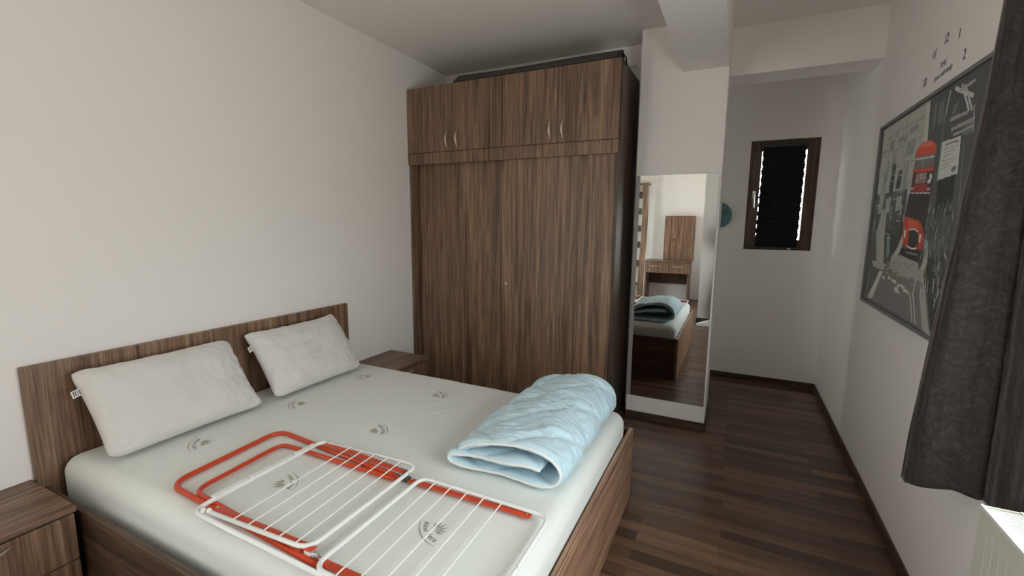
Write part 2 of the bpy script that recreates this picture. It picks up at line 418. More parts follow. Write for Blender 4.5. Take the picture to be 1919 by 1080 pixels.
ZM = .503
def wrap(q, a, c, r):
    if q < a + r: return a + r, q - (a + r)
    if q > c - r: return c - r, q - (c - r)
    return q, 0.0
def soft_box(x0, x1, y0, y1, z0, z1, r, nx, ny, fz):
    ext = r * math.pi / 2 + (z1 - z0 - r) - r
    gx = np.linspace(x0 - ext, x1 + ext, nx); gy = np.linspace(y0 - ext, y1 + ext, ny)
    k = MB(); rows = []
    for qx in gx:
        row = []
        for qy in gy:
            bx, ox = wrap(qx, x0, x1, r); by, oy = wrap(qy, y0, y1, r)
            d = math.hypot(ox, oy)
            if d < 1e-9: px, py, pz = bx, by, z1
            else:
                ux, uy = ox / d, oy / d
                if abs(ox) > 1e-9 and abs(oy) > 1e-9: d = max(abs(ox), abs(oy))
                if d < r * math.pi / 2: o_ = r * math.sin(d / r); dz = r - r * math.cos(d / r)
                else: o_ = r; dz = min(r + d - r * math.pi / 2, z1 - z0)
                px, py, pz = bx + ux * o_, by + uy * o_, z1 - dz
            row.append((px, py, pz + (fz(px, py) if pz > z1 - r else 0)))
        rows.append(row)
    k.grid(rows); return k
def mat_relief(x, y):
    a = .0018 * noise.noise((x * 3.1, y * 2.7, .3))
    u = x * .83 - y * .56; v_ = x * .56 + y * .83
    m_ = max(0, 1 - ((x - .95) / .6) ** 2) * max(0, 1 - ((y - 1.95) / .5) ** 2)
    a += .0045 * m_ * abs(noise.noise((u * 24, v_ * 2.4, 1.7)))
    m2 = max(0, 1 - ((x - .35) / .3) ** 2) * max(0, 1 - ((y - .95) / .3) ** 2)
    return a + .004 * m2 * abs(noise.noise((u * 3, v_ * 20, 4)))
T = thing('mattress', 'white knitted mattress printed with small leaf logos', 'mattress', (1.02, 1.5, .23))
mo = soft_box(.036, 2.010, .730, 2.270, .23, ZM, .062, 190, 160, mat_relief).build('mattress_cover', M['mattress'], T, smooth=True)

def place2d(x, y, z, ang): return Matrix.Translation((x, y, z)) @ Matrix.Rotation(ang, 4, 'Z') @ Matrix.Diagonal((.86, .86, 1, 1))
def zm(x, y): return ZM + mat_relief(x, y) + .0010
def logo(x, y, ang):
    k = MB(); I = Matrix.Identity(4)
    g = [text_mesh('Aloe Vera', .030, I, .0001, bend=-.115)]
    arc = []
    for r0 in (.0,):
        A, B = [], []
        for j in range(19):
            t = -.62 + 1.24 * j / 18; ra = .115 - .0; c_ = (.115 + .024)
            wdt = .0022 * (1 - abs(j - 9) / 11)
            A.append(Vector((math.sin(t) * (c_ + wdt), .115 - math.cos(t) * (c_ + wdt), 0))); B.append(Vector((math.sin(t) * (c_ - wdt), .115 - math.cos(t) * (c_ - wdt), 0)))
        g.append((A + B, [(j, j + 1, 19 + j + 1, 19 + j) for j in range(18)]))
    for a_, ln in ((-1.05, .038), (-.6, .046), (-.2, .052), (.2, .05), (.6, .044), (1.0, .036)):
        d = Vector((math.sin(a_), math.cos(a_), 0)); n_ = Vector((d.y, -d.x, 0)); o_ = Vector((0, .022, 0)) + d * .008
        g.append(([o_, o_ + d * ln * .5 + n_ * .0042, o_ + d * ln, o_ + d * ln * .5 - n_ * .0042], [(0, 1, 2, 3)]))
    mt = place2d(x, y, 0, ang)
    for vs, fs in g:
        vs = [mt @ Vector(q) for q in vs]
        add_geo(k, ([Vector((q.x, q.y, zm(q.x, q.y))) for q in vs], fs))
    o = k.build('printed_logo', M['print'], mo, normals=False); o['label'] = 'olive printed Aloe Vera leaf logo'
for lx, flip in ((.425, 0), (1.04, 1), (1.657, 0)):
    for ly in (1.04, 1.525, 2.01):
        if lx > 1.6 and ly > 1.2: continue
        logo(lx, ly, R(-37.5 + 180 * flip))

# ================================================================ pillows
def round_uv(u, v_, a, b_, r):
    px, py = abs(u) * a, abs(v_) * b_
    if px > a - r and py > b_ - r:
        cx, cy = (px - a + r) / r, (py - b_ + r) / r
        px, py = a - r + r * cx * math.sqrt(1 - cy * cy / 2), b_ - r + r * cy * math.sqrt(1 - cx * cx / 2)
    return math.copysign(px / a, u), math.copysign(py / b_, v_)
def pillow(name, label, yc, W, hgt, seed, tilt, corners, tags):
    """leans on the headboard; u runs along the wall, v up the slope"""
    base = Vector((.322, yc, ZM + .022)); top = Vector((.098, yc + tilt, .847))
    vdir = (top - base); udir = Vector((0, 1, 0)); nrm = udir.cross(vdir).normalized()
    if nrm.x < 0: nrm = -nrm
    n = 64; T_ = .080; F, B = [], []
    for i in range(n + 1):
        rf, rb = [], []
        for j in range(n + 1):
            u = -math.cos(math.pi * i / n); v_ = -math.cos(math.pi * j / n)
            pin = lambda q: 1 - q * q
            uu, vv = round_uv(u, v_, W / 2, vdir.length / 2, .055)
            uu *= 1 - .022 * pin(v_); vv *= 1 - .026 * pin(u)
            c_ = corners[(u > 0) * 2 + (v_ > 0)]; cw = (abs(u) * abs(v_)) ** 5
            p = base + vdir * ((vv + 1) / 2) + udir * (uu * W / 2) + udir * c_[0] * cw + vdir.normalized() * c_[1] * cw
            f = ((1 - abs(u) ** 3.6) * (1 - abs(v_) ** 3.6)) ** .55
            edge = (1 - f)
            wr = .009 * noise.noise((u * 3 + seed, v_ * 3, seed)) + edge * .016 * noise.noise((u * 9, v_ * 9 + seed, 2.2)) + .004 * noise.noise((u * 14 + seed, v_ * 5, 7))
            rim = .004 * noise.noise((u * 12, v_ * 12, seed)) * cw
            rf.append(p + nrm * (T_ * f + wr * min(1, f * 3) + .002 + rim)); rb.append(p - nrm * (T_ * f * .9 + .002 - rim))
        F.append(rf); B.append(rb)
    k = MB(); VF = k.grid(F); VB = k.grid([r[::-1] for r in B][::1])
    bmesh.ops.remove_doubles(k.bm, verts=k.bm.verts, dist=.0001)
    VB2 = [r for r in VB]
    # close the seam all round
    ring_f = [VF[i][0] for i in range(n + 1)] + [VF[n][j] for j in range(1, n + 1)] + [VF[i][n] for i in range(n - 1, -1, -1)] + [VF[0][j] for j in range(n - 1, 0, -1)]
    gb = lambda i, j: VB[i][n - j]
    ring_b = [gb(i, 0) for i in range(n + 1)] + [gb(n, j) for j in range(1, n + 1)] + [gb(i, n) for i in range(n - 1, -1, -1)] + [gb(0, j) for j in range(n - 1, 0, -1)]
    L = len(ring_f)
    for i in range(L):
        q = [ring_f[i], ring_f[(i + 1) % L], ring_b[(i + 1) % L], ring_b[i]]
        if all(x.is_valid for x in q) and len(set(q)) == 4: k.bm.faces.new(q)
    T = thing(name, label, 'pillow', (base.x, yc, ZM + .005), 'pillows leaning on the headboard')
    po = k.build('pillow_case', M['pillow'], T, smooth=True)
    def on(u, v_, lift=.0):
        f = ((1 - abs(u) ** 3.6) * (1 - abs(v_) ** 3.6)) ** .55
        wr = .009 * noise.noise((u * 3 + seed, v_ * 3, seed)) + (1 - f) * .010 * noise.noise((u * 9, v_ * 9 + seed, 2.2)) + .004 * noise.noise((u * 14 + seed, v_ * 5, 7))
        return base + vdir * ((v_ * (1 - .022 * (1 - u * u)) + 1) / 2) + udir * (u * (1 - .018 * (1 - v_ * v_)) * W / 2) + nrm * (T_ * f + wr * min(1, f * 3) + .002 + lift)
    # care tag sewn into the left seam
    a = base + vdir * .83 + udir * (-W / 2 * .965)
    k = MB(); e1 = udir * -.036 + Vector((.012, 0, -.006)); e2 = -vdir.normalized() * .030
    P = [a, a + e1, a + e1 + e2, a + e2]; V = [k.bm.verts.new(q) for q in P] + [k.bm.verts.new(q - nrm * .0012) for q in P]
    for f in ((0, 1, 2, 3), (7, 6, 5, 4), (0, 4, 5, 1), (1, 5, 6, 2), (2, 6, 7, 3), (3, 7, 4, 0)): k.bm.faces.new([V[i] for i in f])
    tg = k.build('care_tag', M['tag'], T); tg['label'] = 'white care tag with dark stripes'
    k = MB()
    for q in (.22, .42, .62, .80):
        s0, s1 = a + e1 * q + e2 * .12 + nrm * .0006, a + e1 * q + e2 * .88 + nrm * .0006
        dw = e1 * (.05 if q != .42 else .035)
        k.bm.faces.new([k.bm.verts.new(x) for x in (s0 - dw, s0 + dw, s1 + dw, s1 - dw)])
    k.build('tag_print', M['ink'], tg, normals=False)
    return T, po, on
pillow('pillow', 'white pillow nearest the left nightstand, leaning on headboard', 1.105, .625, .42, 1.3, -.01, {0: (-.012, .004), 1: (-.012, .012), 2: (.03, -.006), 3: (.012, .0)}, 1)
T, po, on = pillow('pillow', 'white pillow with faint embroidered sprig near the right nightstand', 1.812, .605, .42, 5.1, .0, {0: (-.012, .0), 1: (-.022, .012), 2: (.02, .004), 3: (.004, .026)}, 1)
k = MB()
for a0, a1, cu, cv, ru, rv in ((.3, 2.3, -.02, -.02, .20, .25), (3.3, 5.2, .0, -.02, .26, .34), (.6, 1.9, -.16, -.10, .2, .3)):
    k.tube([on(cu + ru * math.cos(a0 + (a1 - a0) * j / 14), cv + rv * math.sin(a0 + (a1 - a0) * j / 14), .0006) for j in range(15)], .0011, 5)
for a_ in (-.9, -.45, 0, .45, .9):
    k.tube([on(.02 + .16 * q * math.sin(a_), -.24 + .26 * q * math.cos(a_), .0006) for q in (.2, .5, .8, 1)], .0012, 5)
k.build('embroidery', M['embroidery'], po, smooth=True)

# ================================================================ folded duvet
CP = [(1.542, .580), (1.59, .614), (1.68, .640), (1.78, .655), (1.87, .655), (1.935, .630), (1.968, .590), (1.962, .552), (1.92, .530), (1.83, .5245), (1.70, .5245), (1.58, .527), (1.520, .536), (1.516, .557), (1.55, .566), (1.64, .576), (1.74, .588), (1.83, .598), (1.895, .592)]
def spline(P, n):
    P = [Vector((*p, 0)) for p in P]; P = [P[0] * 2 - P[1]] + P + [P[-1] * 2 - P[-2]]; out = []
    for i in range(1, len(P) - 2):
        for k in range(n):
            t = k / n; a, b_, c, d = P[i - 1:i + 3]
            out.append(.5 * ((2 * b_) + (c - a) * t + (2 * a - 5 * b_ + 4 * c - d) * t * t + (3 * b_ - a - 3 * c + d) * t ** 3))
    out.append(P[-2]); return out
path = spline(CP, 15); NP_ = len(path)
arc = [0]
for i in range(1, NP_): arc.append(arc[-1] + (path[i] - path[i - 1]).length)
y0, y1, NY = 1.395, 2.165, 150
def duvet_pt(i, y, side):
    p = path[i]; a = path[max(0, i - 1)]; b_ = path[min(NP_ - 1, i + 1)]; t = (b_ - a).normalized(); nr = Vector((-t.y, t.x, 0))
    s = arc[i]; ye = (y - y0) / (y1 - y0)
    d1, d2 = ((s * .9 + y) / .27 + .25) % 1, ((s * .9 - y) / .27 + .4) % 1
    g = min(min(d1, 1 - d1), min(d2, 1 - d2)) * .27
    th = (.0165 + .005 * max(0, 1 - i / 105)) * (.42 + .58 * (1 - math.exp(-(g / .028) ** 1.3)))
    endf = min(1, (min(ye, 1 - ye) * (y1 - y0)) / .022); th *= .35 + .65 * math.sqrt(max(0, 1 - (1 - endf) ** 2))
    es = min(1, min(s, arc[-1] - s) / .02); th *= .4 + .6 * math.sqrt(max(0, 1 - (1 - es) ** 2))
    outer = (i < 8 * 15)
    wr = .0055 * noise.noise((s * 6, y * 36 + 6 * noise.noise((s * 5, y * 5, 0)), 3.1)) + .007 * noise.noise((s * 9, y * 8, side)) + .0035 * noise.noise((s * 26, y * 48, 8))
    pk = math.exp(-(g / .035) ** 2); wr += .0030 * pk * noise.noise((s * 70, y * 70, 2.5))
    if endf < 1: wr *= .3
    rise = 1 + .26 * (ye - .18) if outer else 1
    z = .508 + (p.y - .508) * rise
    if i > 195: z += .040 * max(0, ye - .35) * min(1, (i - 195) / 40)
    off = th + (wr if (side > 0 and i < 115) else wr * .25)
    x = p.x + nr.x * side * off; zz = z + nr.y * side * off
    x += .012 * (ye - .5) + .010 * noise.noise((s * 2.2, y * 3.0, 5.5)) * (1 if i < 120 else .4)
    zz = max(zz, ZM + .0055)
    yy = y + (.016 * noise.noise((s * 6, 1.1, 2)) + .012 * math.sin(s * 3.5)) * (1 - ye) + .012 * (1 - min(1, s / .45)) * (1 if ye < .5 else -1)
    return (x, yy, zz)
k = MB(); ring = []
ids = list(range(NP_))
for q in range(NY + 1):
    t = q / NY; y = y0 + (y1 - y0) * (.5 - .5 * math.cos(math.pi * t)) * .35 + (y1 - y0) * t * .65
    ring.append([duvet_pt(i, y, 1) for i in ids] + [duvet_pt(i, y, -1) for i in reversed(ids)])
V = k.grid(ring, wrap_v=True)
for e in (0, NY):
    for i in range(NP_ - 1): k.bm.faces.new((V[e][i], V[e][i + 1], V[e][2 * NP_ - 2 - i], V[e][2 * NP_ - 1 - i]))
T = thing('duvet', 'pale blue quilted duvet folded at foot of bed', 'duvet', (1.75, 1.78, ZM + .004))
do = k.build('duvet_cover', M['duvet'], T, smooth=True)
def mid3(i, y):
    a, c = duvet_pt(i, y, 1), duvet_pt(i, y, -1); return ((a[0] + c[0]) / 2, (a[1] + c[1]) / 2 - .001, (a[2] + c[2]) / 2)
pts = [mid3(i, y0) for i in range(0, NP_, 3)]
MB().tube([(p[0], p[1], max(p[2], ZM + .009) + .0012 * math.sin(j * 2.1)) for j, p in enumerate(pts)], .0062, 8).build('piping', M['duvet_trim'], do, smooth=True)
pts = [mid3(0, y0 + (y1 - y0) * j / 40) for j in range(41)]
MB().tube([(p[0] - .002, p[1], p[2]) for p in pts], .0058, 8).build('piping', M['duvet_trim'], do, smooth=True)

# ================================================================ drying rack lying folded on the mattress
T = thing('drying_rack', 'folded clothes drying rack, white wings with red legs, lying on mattress', 'drying rack', (1.3, 1.02, ZM + .003))
zr = ZM + .0125
def path3(pts, z, r=.05, closed=False): return polyround([(p[0], p[1], p[2] if len(p) > 2 else z) for p in pts], r, 7, closed)
MB().tube(path3([(1.50, .778), (.685, .815), (.655, 1.280), (.89, 1.262), (1.39, 1.226)], zr, .07), .0095, 10).build('leg_frame', M['red'], T, smooth=True)
MB().tube(path3([(1.40, .790, zr + .006), (.812, .826, zr + .004), (.776, 1.196, zr), (.84, 1.203, zr), (1.39, 1.204, zr + .004)], zr, .055), .0085, 10).build('leg_frame', M['red'], T, smooth=True)
def flatbar(a, c, z, name='leg_bar'):
    o = MB().tube([(*a, z), (*c, z)], .0135, 14, flat=.36).build(name, M['red'], T, .001, smooth=False)
    for q in (a, c):
        d = (Vector(c) - Vector(a)).normalized() * (.012 if q == a else -.012)
        MB().cyl((q[0] + d.x, q[1] + d.y, z + .001), (q[0] + d.x, q[1] + d.y, z + .0065), .004, 12).build('rivet', M['chrome'], o)
flatbar((.965, 1.268), (1.405, 1.243), zr + .0165); flatbar((1.437, 1.226), (1.922, 1.238), zr + .002)
flatbar((1.00, .790), (1.44, .800), zr + .020); flatbar((1.46, .792), (1.94, .800), zr + .002)
zw = ZM + .034
def rnd(x0, y0_, x1, y1_, x2, y2, x3, y3, z, r=.045): return path3([(x0, y0_), (x1, y1_), (x2, y2), (x3, y3)], z, r, True)
# outer tube: left bar and long near side
MB().tube(path3([(1.535, .750, zw - .014), (.950, .745, zw - .002), (.942, 1.272, zw), (1.10, 1.279, zw)], zw, .05), .0078, 10).build('outer_frame', M['white_metal'], T, smooth=True)
wa = MB().tube(path3([(1.010, .764), (1.432, .788), (1.428, 1.288), (.975, 1.266)], zw + .004, .05), .0070, 10).build('wing_frame', M['white_metal'], T, smooth=True)
wb = MB().tube(rnd(1.488, .757, 1.985, .757, 1.985, 1.246, 1.482, 1.246, zw - .008), .0072, 10, True).build('wing_frame', M['white_metal'], T, smooth=True)
for q in range(5):
    xa, xb = 1.124 + .065 * q, 1.103 + .0635 * q
    MB().tube([(xa, .766 + .005 * q, zw + .010), (xb, 1.272 + .003 * q, zw + .010)], .0023, 6).build('wire', M['white_metal'], T)
for q in range(5):
    xa, xb = 1.572 + .064 * q, 1.55 + .067 * q
    MB().tube([(xa, .757, zw - .001), (xb, 1.244, zw - .001)], .0023, 6).build('wire', M['white_metal'], T)
ly = [.80, .93, 1.06, 1.18]
sb = MB()
for a_, c_ in ((.815, .935), (.948, 1.04), (1.052, 1.125), (1.137, 1.225)): sb.box(.9335, .9585, a_, c_, zw + .001, zw + .0092)
sb.build('flat_clip', M['white_metal'], T, .002)
for p in ((.993, .757), (1.012, .764)): MB().ball((*p, zw + .008), .0085).build('end_cap', M['white_metal'], T, smooth=True)
k = MB(); k.box(1.404, 1.436, 1.218, 1.240, zr - .006, zr + .018); h1 = k.build('hinge', M['green_plastic'], T, .003)
MB().tube([(1.424 + .0016 * j, 1.228 + .007 * math.cos(j * 1.2), zr + .022 + .007 * math.sin(j * 1.2)) for j in range(14)], .0014, 6).build('spring', M['chrome'], h1, smooth=True)
k = MB(); k.box(1.418, 1.446, .785, .803, zr - .004, zr + .018); h2 = k.build('hinge', M['white_metal'], T, .003)
MB().tube([(1.446 + .0014 * j, .793 + .009 * math.cos(j * 1.2), zr + .012 + .009 * math.sin(j * 1.2)) for j in range(14)], .0016, 6).build('spring', M['chrome'], h2, smooth=True)
for p in ((1.97, 1.0), (1.97, .93)): MB().ball((p[0] + .015, p[1], zw - .001), .004).build('screw', M['chrome'], T)

# ================================================================ nightstands
def nightstand(label, ya, yb):
    T = thing('nightstand', label, 'nightstand', (.19, (ya + yb) / 2, 0), 'walnut nightstands beside the bed')
    box('top', M['wood_y'], T, .002, .376, ya - .006, yb + .004, .411, .433, bevel=.002)
    box('body', M['wood_z'], T, .014, .350, ya + .004, yb - .004, .0, .411)
    for z0, z1 in ((.226, .402), (.045, .221)):
        d = box('drawer', M['wood_z'], T, .350, .368, ya + .002, yb - .002, z0, z1)
        yc, zc = (ya + yb) / 2 - .005, z1 - .022
        pts, rr = [], []
        for q in range(13):
            t = q / 12; a = math.sin(math.pi * t); pts.append((.368 + .024 * a, yc - .062 + .124 * t, zc - .004 * a)); rr.append(.0026 + .006 * a)
        o = MB().tube(pts, rr, 10, up=(1, 0, 0), flat=.45).build('handle', M['hand'], d, smooth=True); o['label'] = 'metal bow handle'
    return T
nightstand('walnut nightstand with drawers left of the bed, nearest the camera', .215, .655)
nightstand('walnut nightstand tucked between the bed and the wardrobe', 2.325, 2.765)

# ================================================================ poster, wall clock lettering
PY0, PW, PZ0, PH = 3.392, 1.40, 1.014, 1.015
T = thing('framed_poster', 'large framed street print with a red double-decker bus', 'poster', (XR, PY0 - PW / 2, PZ0))
fw = .017
k = MB()
for a, c, z0, z1 in ((PY0 - fw, PY0, PZ0, PZ0 + PH), (PY0 - PW, PY0 - PW + fw, PZ0, PZ0 + PH), (PY0 - PW + fw, PY0 - fw, PZ0, PZ0 + fw), (PY0 - PW + fw, PY0 - fw, PZ0 + PH - fw, PZ0 + PH)): k.box(XR - .022, XR - .001, a, c, z0, z1)
k.build('frame', M['frame_grey'], T, .0015)
POLYS = [
((0.4,0.42,0.37),0,[(0.065,1.004),(0.773,1.007),(0.755,0.836),(0.665,0.775),(0.658,0.607),(0.607,0.446),(0.097,0.429)]),
((0.5,0.5,0.46),0,[(0.728,0.995),(0.772,0.994),(0.797,0.824),(0.745,0.828)]),
((0.26,0.28,0.25),0,[(0.224,0.913),(0.299,0.912),(0.294,0.858),(0.218,0.858)]),
((0.26,0.28,0.25),0,[(0.372,0.908),(0.502,0.908),(0.503,0.868),(0.368,0.874)]),
((0.26,0.28,0.25),0,[(0.533,0.928),(0.653,0.933),(0.652,0.901),(0.529,0.899)]),
((0.26,0.28,0.25),0,[(0.519,0.865),(0.637,0.865),(0.637,0.791),(0.524,0.794)]),
((0.26,0.28,0.25),0,[(0.299,0.825),(0.372,0.823),(0.373,0.734),(0.308,0.735)]),
((0.26,0.28,0.25),0,[(0.21,0.808),(0.259,0.808),(0.26,0.689),(0.211,0.688)]),
((0.26,0.28,0.25),0,[(0.501,0.772),(0.579,0.772),(0.586,0.636),(0.515,0.637)]),
((0.26,0.28,0.25),0,[(0.152,0.728),(0.214,0.728),(0.228,0.6),(0.167,0.597)]),
((0.27,0.28,0.25),0.006,[(0.134,0.94),(0.732,0.949)]),
((0.27,0.28,0.25),0.006,[(0.212,0.85),(0.708,0.858)]),
((0.27,0.28,0.25),0.006,[(0.214,0.75),(0.67,0.76)]),
((0.27,0.28,0.25),0.006,[(0.181,0.661),(0.641,0.669)]),
((0.075,0.08,0.08),0,[(0.77,0.999),(1.306,1.011),(1.403,0.592),(0.93,0.654),(0.844,0.812)]),
((0.15,0.17,0.16),0,[(0.827,0.972),(0.86,0.975),(0.865,0.867),(0.836,0.866)]),
((0.15,0.17,0.16),0,[(0.884,0.969),(0.937,0.971),(0.947,0.883),(0.895,0.876)]),
((0.15,0.17,0.16),0,[(1.044,0.922),(1.085,0.935),(1.064,0.888),(1.028,0.882)]),
((0.15,0.17,0.16),0,[(1.16,0.817),(1.233,0.821),(1.229,0.784),(1.161,0.789)]),
((0.36,0.38,0.36),0.012,[(0.987,0.989),(0.966,0.903)]),
((0.5,0.5,0.47),0.016,[(1.035,0.988),(1.201,0.921)]),
((0.46,0.47,0.44),0.012,[(1.095,0.985),(1.183,0.874)]),
((0.44,0.45,0.42),0.012,[(1.124,0.977),(1.208,0.872)]),
((0.34,0.35,0.34),0.012,[(1.199,0.974),(1.075,0.966)]),
((0.3,0.31,0.29),0.016,[(1.028,0.87),(1.173,0.868)]),
((0.28,0.29,0.27),0.016,[(1.052,0.828),(1.237,0.832)]),
((0.32,0.33,0.3),0.01,[(1.075,0.802),(1.245,0.808)]),
((0.3,0.3,0.3),0.01,[(1.226,0.879),(1.244,0.786)]),
((0.2,0.24,0.25),0.008,[(0.962,0.9),(0.971,0.65)]),
((0.17,0.2,0.2),0.008,[(1.18,0.758),(1.219,0.514)]),
((0.03,0.032,0.03),0,[(0.25,0.43),(0.593,0.522),(0.623,0.408),(0.542,0.321),(0.412,0.287),(0.326,0.374)]),
((0.05,0.055,0.05),0,[(0.053,0.63),(0.612,0.63),(0.615,0.504),(0.304,0.425),(0.12,0.429)]),
((0.36,0.38,0.34),0,[(0.144,0.625),(0.226,0.629),(0.212,0.519),(0.138,0.514)]),
((0.36,0.38,0.34),0,[(0.28,0.597),(0.353,0.604),(0.351,0.521),(0.277,0.511)]),
((0.36,0.38,0.34),0,[(0.463,0.598),(0.545,0.601),(0.541,0.532),(0.459,0.523)]),
((0.02,0.02,0.02),0,[(0.314,0.787),(0.381,0.779),(0.375,0.619),(0.307,0.624)]),
((0.02,0.02,0.02),0,[(0.441,0.737),(0.499,0.736),(0.489,0.638),(0.412,0.639)]),
((0.17,0.17,0.163),0,[(0.095,0.012),(0.33,0.2),(0.526,0.278),(0.977,0.271),(1.032,0.155),(1.124,-0.002),(0.854,0.013)]),
((0.34,0.33,0.3),0,[(0.49,0.278),(0.661,0.312),(0.972,0.27),(0.977,0.208),(0.704,0.204),(0.476,0.225)]),
((0.36,0.36,0.34),0,[(0.954,0.235),(0.991,0.234),(1.063,0.072),(1.129,-0.001),(1.04,0.005),(0.951,0.143)]),
((0.035,0.04,0.038),0,[(0.977,0.304),(1.235,0.361),(1.26,0.02),(1.139,0.001),(1.037,0.156)]),
((0.5,0.5,0.46),0.012,[(0.834,0.136),(0.907,0.019)]),
((0.5,0.5,0.46),0.012,[(0.875,0.137),(0.946,0.022)]),
((0.45,0.45,0.42),0.012,[(0.867,0.141),(0.889,0.205)]),
((0.55,0.55,0.5),0.016,[(0.385,0.168),(0.416,0.165)]),
((0.55,0.55,0.5),0.016,[(0.487,0.176),(0.516,0.173)]),
((0.55,0.55,0.5),0.016,[(0.553,0.169),(0.58,0.167)]),
((0.55,0.55,0.5),0.016,[(0.59,0.166),(0.616,0.163)]),
((0.55,0.55,0.5),0.016,[(0.653,0.155),(0.678,0.153)]),
((0.55,0.55,0.5),0.016,[(0.698,0.16),(0.723,0.158)]),
((0.55,0.55,0.5),0.016,[(0.744,0.143),(0.767,0.141)]),
((0.55,0.55,0.5),0.016,[(0.782,0.141),(0.805,0.139)]),
((0.55,0.55,0.5),0.016,[(0.724,0.153),(0.748,0.151)]),
((0.55,0.55,0.5),0,[(0.594,0.134),(0.647,0.149),(0.67,0.131),(0.692,0.118),(0.628,0.115)]),
((0.55,0.55,0.5),0,[(0.131,0.017),(0.234,0.026),(0.372,0.198),(0.311,0.195)]),
((0.4,0.4,0.38),0.01,[(0.095,0.066),(0.132,0.197)]),
((0.38,0.39,0.35),0,[(0.156,0.399),(0.223,0.542),(0.302,0.545),(0.324,0.402),(0.373,0.218),(0.298,0.203),(0.229,0.236)]),
((0.03,0.03,0.03),0,[(0.107,0.484),(0.146,0.496),(0.149,0.414),(0.105,0.411)]),
((0.4,0.4,0.37),0,[(0.134,0.244),(0.412,0.242),(0.369,0.204),(0.173,0.21)]),
((0.2,0.28,0.25),0,[(0.369,0.389),(0.41,0.404),(0.459,0.309),(0.41,0.27)]),
((0.42,0.42,0.38),0,[(0.61,0.479),(0.623,0.408),(0.576,0.342),(0.49,0.278),(0.568,0.28),(0.63,0.331),(0.659,0.396)]),
((0.025,0.02,0.02),0,[(0.645,0.603),(0.915,0.586),(0.919,0.413),(0.607,0.446)]),
((0.1,0.035,0.028),0,[(0.664,0.723),(0.919,0.7),(0.927,0.585),(0.66,0.602)]),
((0.62,0.08,0.045),0,[(0.659,0.771),(0.673,0.807),(0.727,0.824),(0.796,0.827),(0.86,0.816),(0.901,0.799),(0.919,0.779),(0.911,0.755),(0.77,0.761)]),
((0.72,0.16,0.1),0,[(0.698,0.813),(0.76,0.824),(0.849,0.814),(0.88,0.794),(0.788,0.799)]),
((0.16,0.15,0.15),0,[(0.666,0.773),(0.91,0.757),(0.914,0.699),(0.666,0.718)]),
((0.5,0.5,0.5),0.008,[(0.678,0.759),(0.903,0.745)]),
((0.3,0.3,0.3),0.006,[(0.773,0.754),(0.776,0.712)]),
((0.6,0.6,0.6),0.004,[(0.673,0.717),(0.651,0.775)]),
((0.55,0.055,0.03),0,[(0.659,0.716),(0.914,0.699),(0.914,0.683),(0.65,0.702)]),
((0.26,0.17,0.19),0,[(0.718,0.691),(0.843,0.684),(0.847,0.639),(0.708,0.644)]),
((0.5,0.45,0.48),0.006,[(0.769,0.678),(0.827,0.677)]),
((0.5,0.45,0.48),0.006,[(0.768,0.665),(0.832,0.663)]),
((0.5,0.45,0.48),0.01,[(0.727,0.682),(0.725,0.654)]),
((0.02,0.02,0.02),0,[(0.851,0.679),(0.921,0.681),(0.925,0.622),(0.858,0.627)]),
((0.6,0.6,0.58),0,[(0.878,0.67),(0.899,0.676),(0.912,0.656),(0.898,0.631),(0.868,0.631),(0.862,0.647),(0.885,0.652)]),
((0.33,0.03,0.022),0,[(0.695,0.64),(0.868,0.631),(0.869,0.597),(0.693,0.609)]),
((0.62,0.58,0.55),0,[(0.643,0.608),(0.912,0.592),(0.911,0.579),(0.642,0.59)]),
((0.5,0.4,0.4),0.01,[(0.644,0.625),(0.695,0.624)]),
((0.5,0.4,0.4),0.01,[(0.865,0.607),(0.901,0.606)]),
((0.12,0.15,0.18),0,[(0.784,0.552),(0.835,0.554),(0.839,0.508),(0.802,0.505)]),
((0.5,0.06,0.03),0,[(0.612,0.494),(0.704,0.487),(0.827,0.472),(0.866,0.453),(0.911,0.402),(0.907,0.345),(0.812,0.338),(0.66,0.353),(0.623,0.408)]),
((0.62,0.12,0.05),0,[(0.671,0.478),(0.817,0.465),(0.841,0.435),(0.701,0.441)]),
((0.03,0.028,0.028),0,[(0.714,0.426),(0.775,0.432),(0.835,0.416),(0.85,0.361),(0.795,0.344),(0.72,0.355)]),
((0.65,0.6,0.57),0.007,[(0.706,0.429),(0.774,0.434),(0.833,0.421)]),
((0.65,0.6,0.57),0.007,[(0.706,0.352),(0.783,0.341),(0.835,0.346)]),
((0.7,0.68,0.6),0.022,[(0.657,0.418),(0.657,0.401)]),
((0.7,0.68,0.6),0.022,[(0.866,0.403),(0.868,0.382)]),
((0.02,0.02,0.02),0,[(0.627,0.339),(0.915,0.341),(0.922,0.289),(0.781,0.29),(0.624,0.305)]),
((0.2,0.2,0.2),0.01,[(0.711,0.32),(0.859,0.319)]),
((0.42,0.42,0.38),0,[(0.913,0.395),(0.966,0.381),(0.988,0.323),(0.99,0.252),(0.932,0.26),(0.933,0.342)]),
((0.52,0.54,0.5),0,[(0.973,0.793),(1.148,0.787),(1.165,0.647),(0.975,0.637)]),
((0.2,0.2,0.2),0.007,[(1.01,0.777),(1.131,0.773)]),
((0.3,0.32,0.3),0.004,[(1.011,0.759),(1.132,0.756)]),
((0.3,0.32,0.3),0.004,[(1.006,0.743),(1.111,0.744)]),
((0.3,0.32,0.3),0.004,[(1.002,0.728),(1.09,0.731)]),
((0.3,0.32,0.3),0.004,[(0.997,0.712),(1.127,0.711)]),
((0.3,0.32,0.3),0.004,[(0.992,0.696),(1.106,0.698)]),
((0.3,0.32,0.3),0.004,[(0.987,0.68),(1.084,0.685)]),
((0.15,0.15,0.15),0.02,[(1.112,0.666),(1.134,0.669)]),
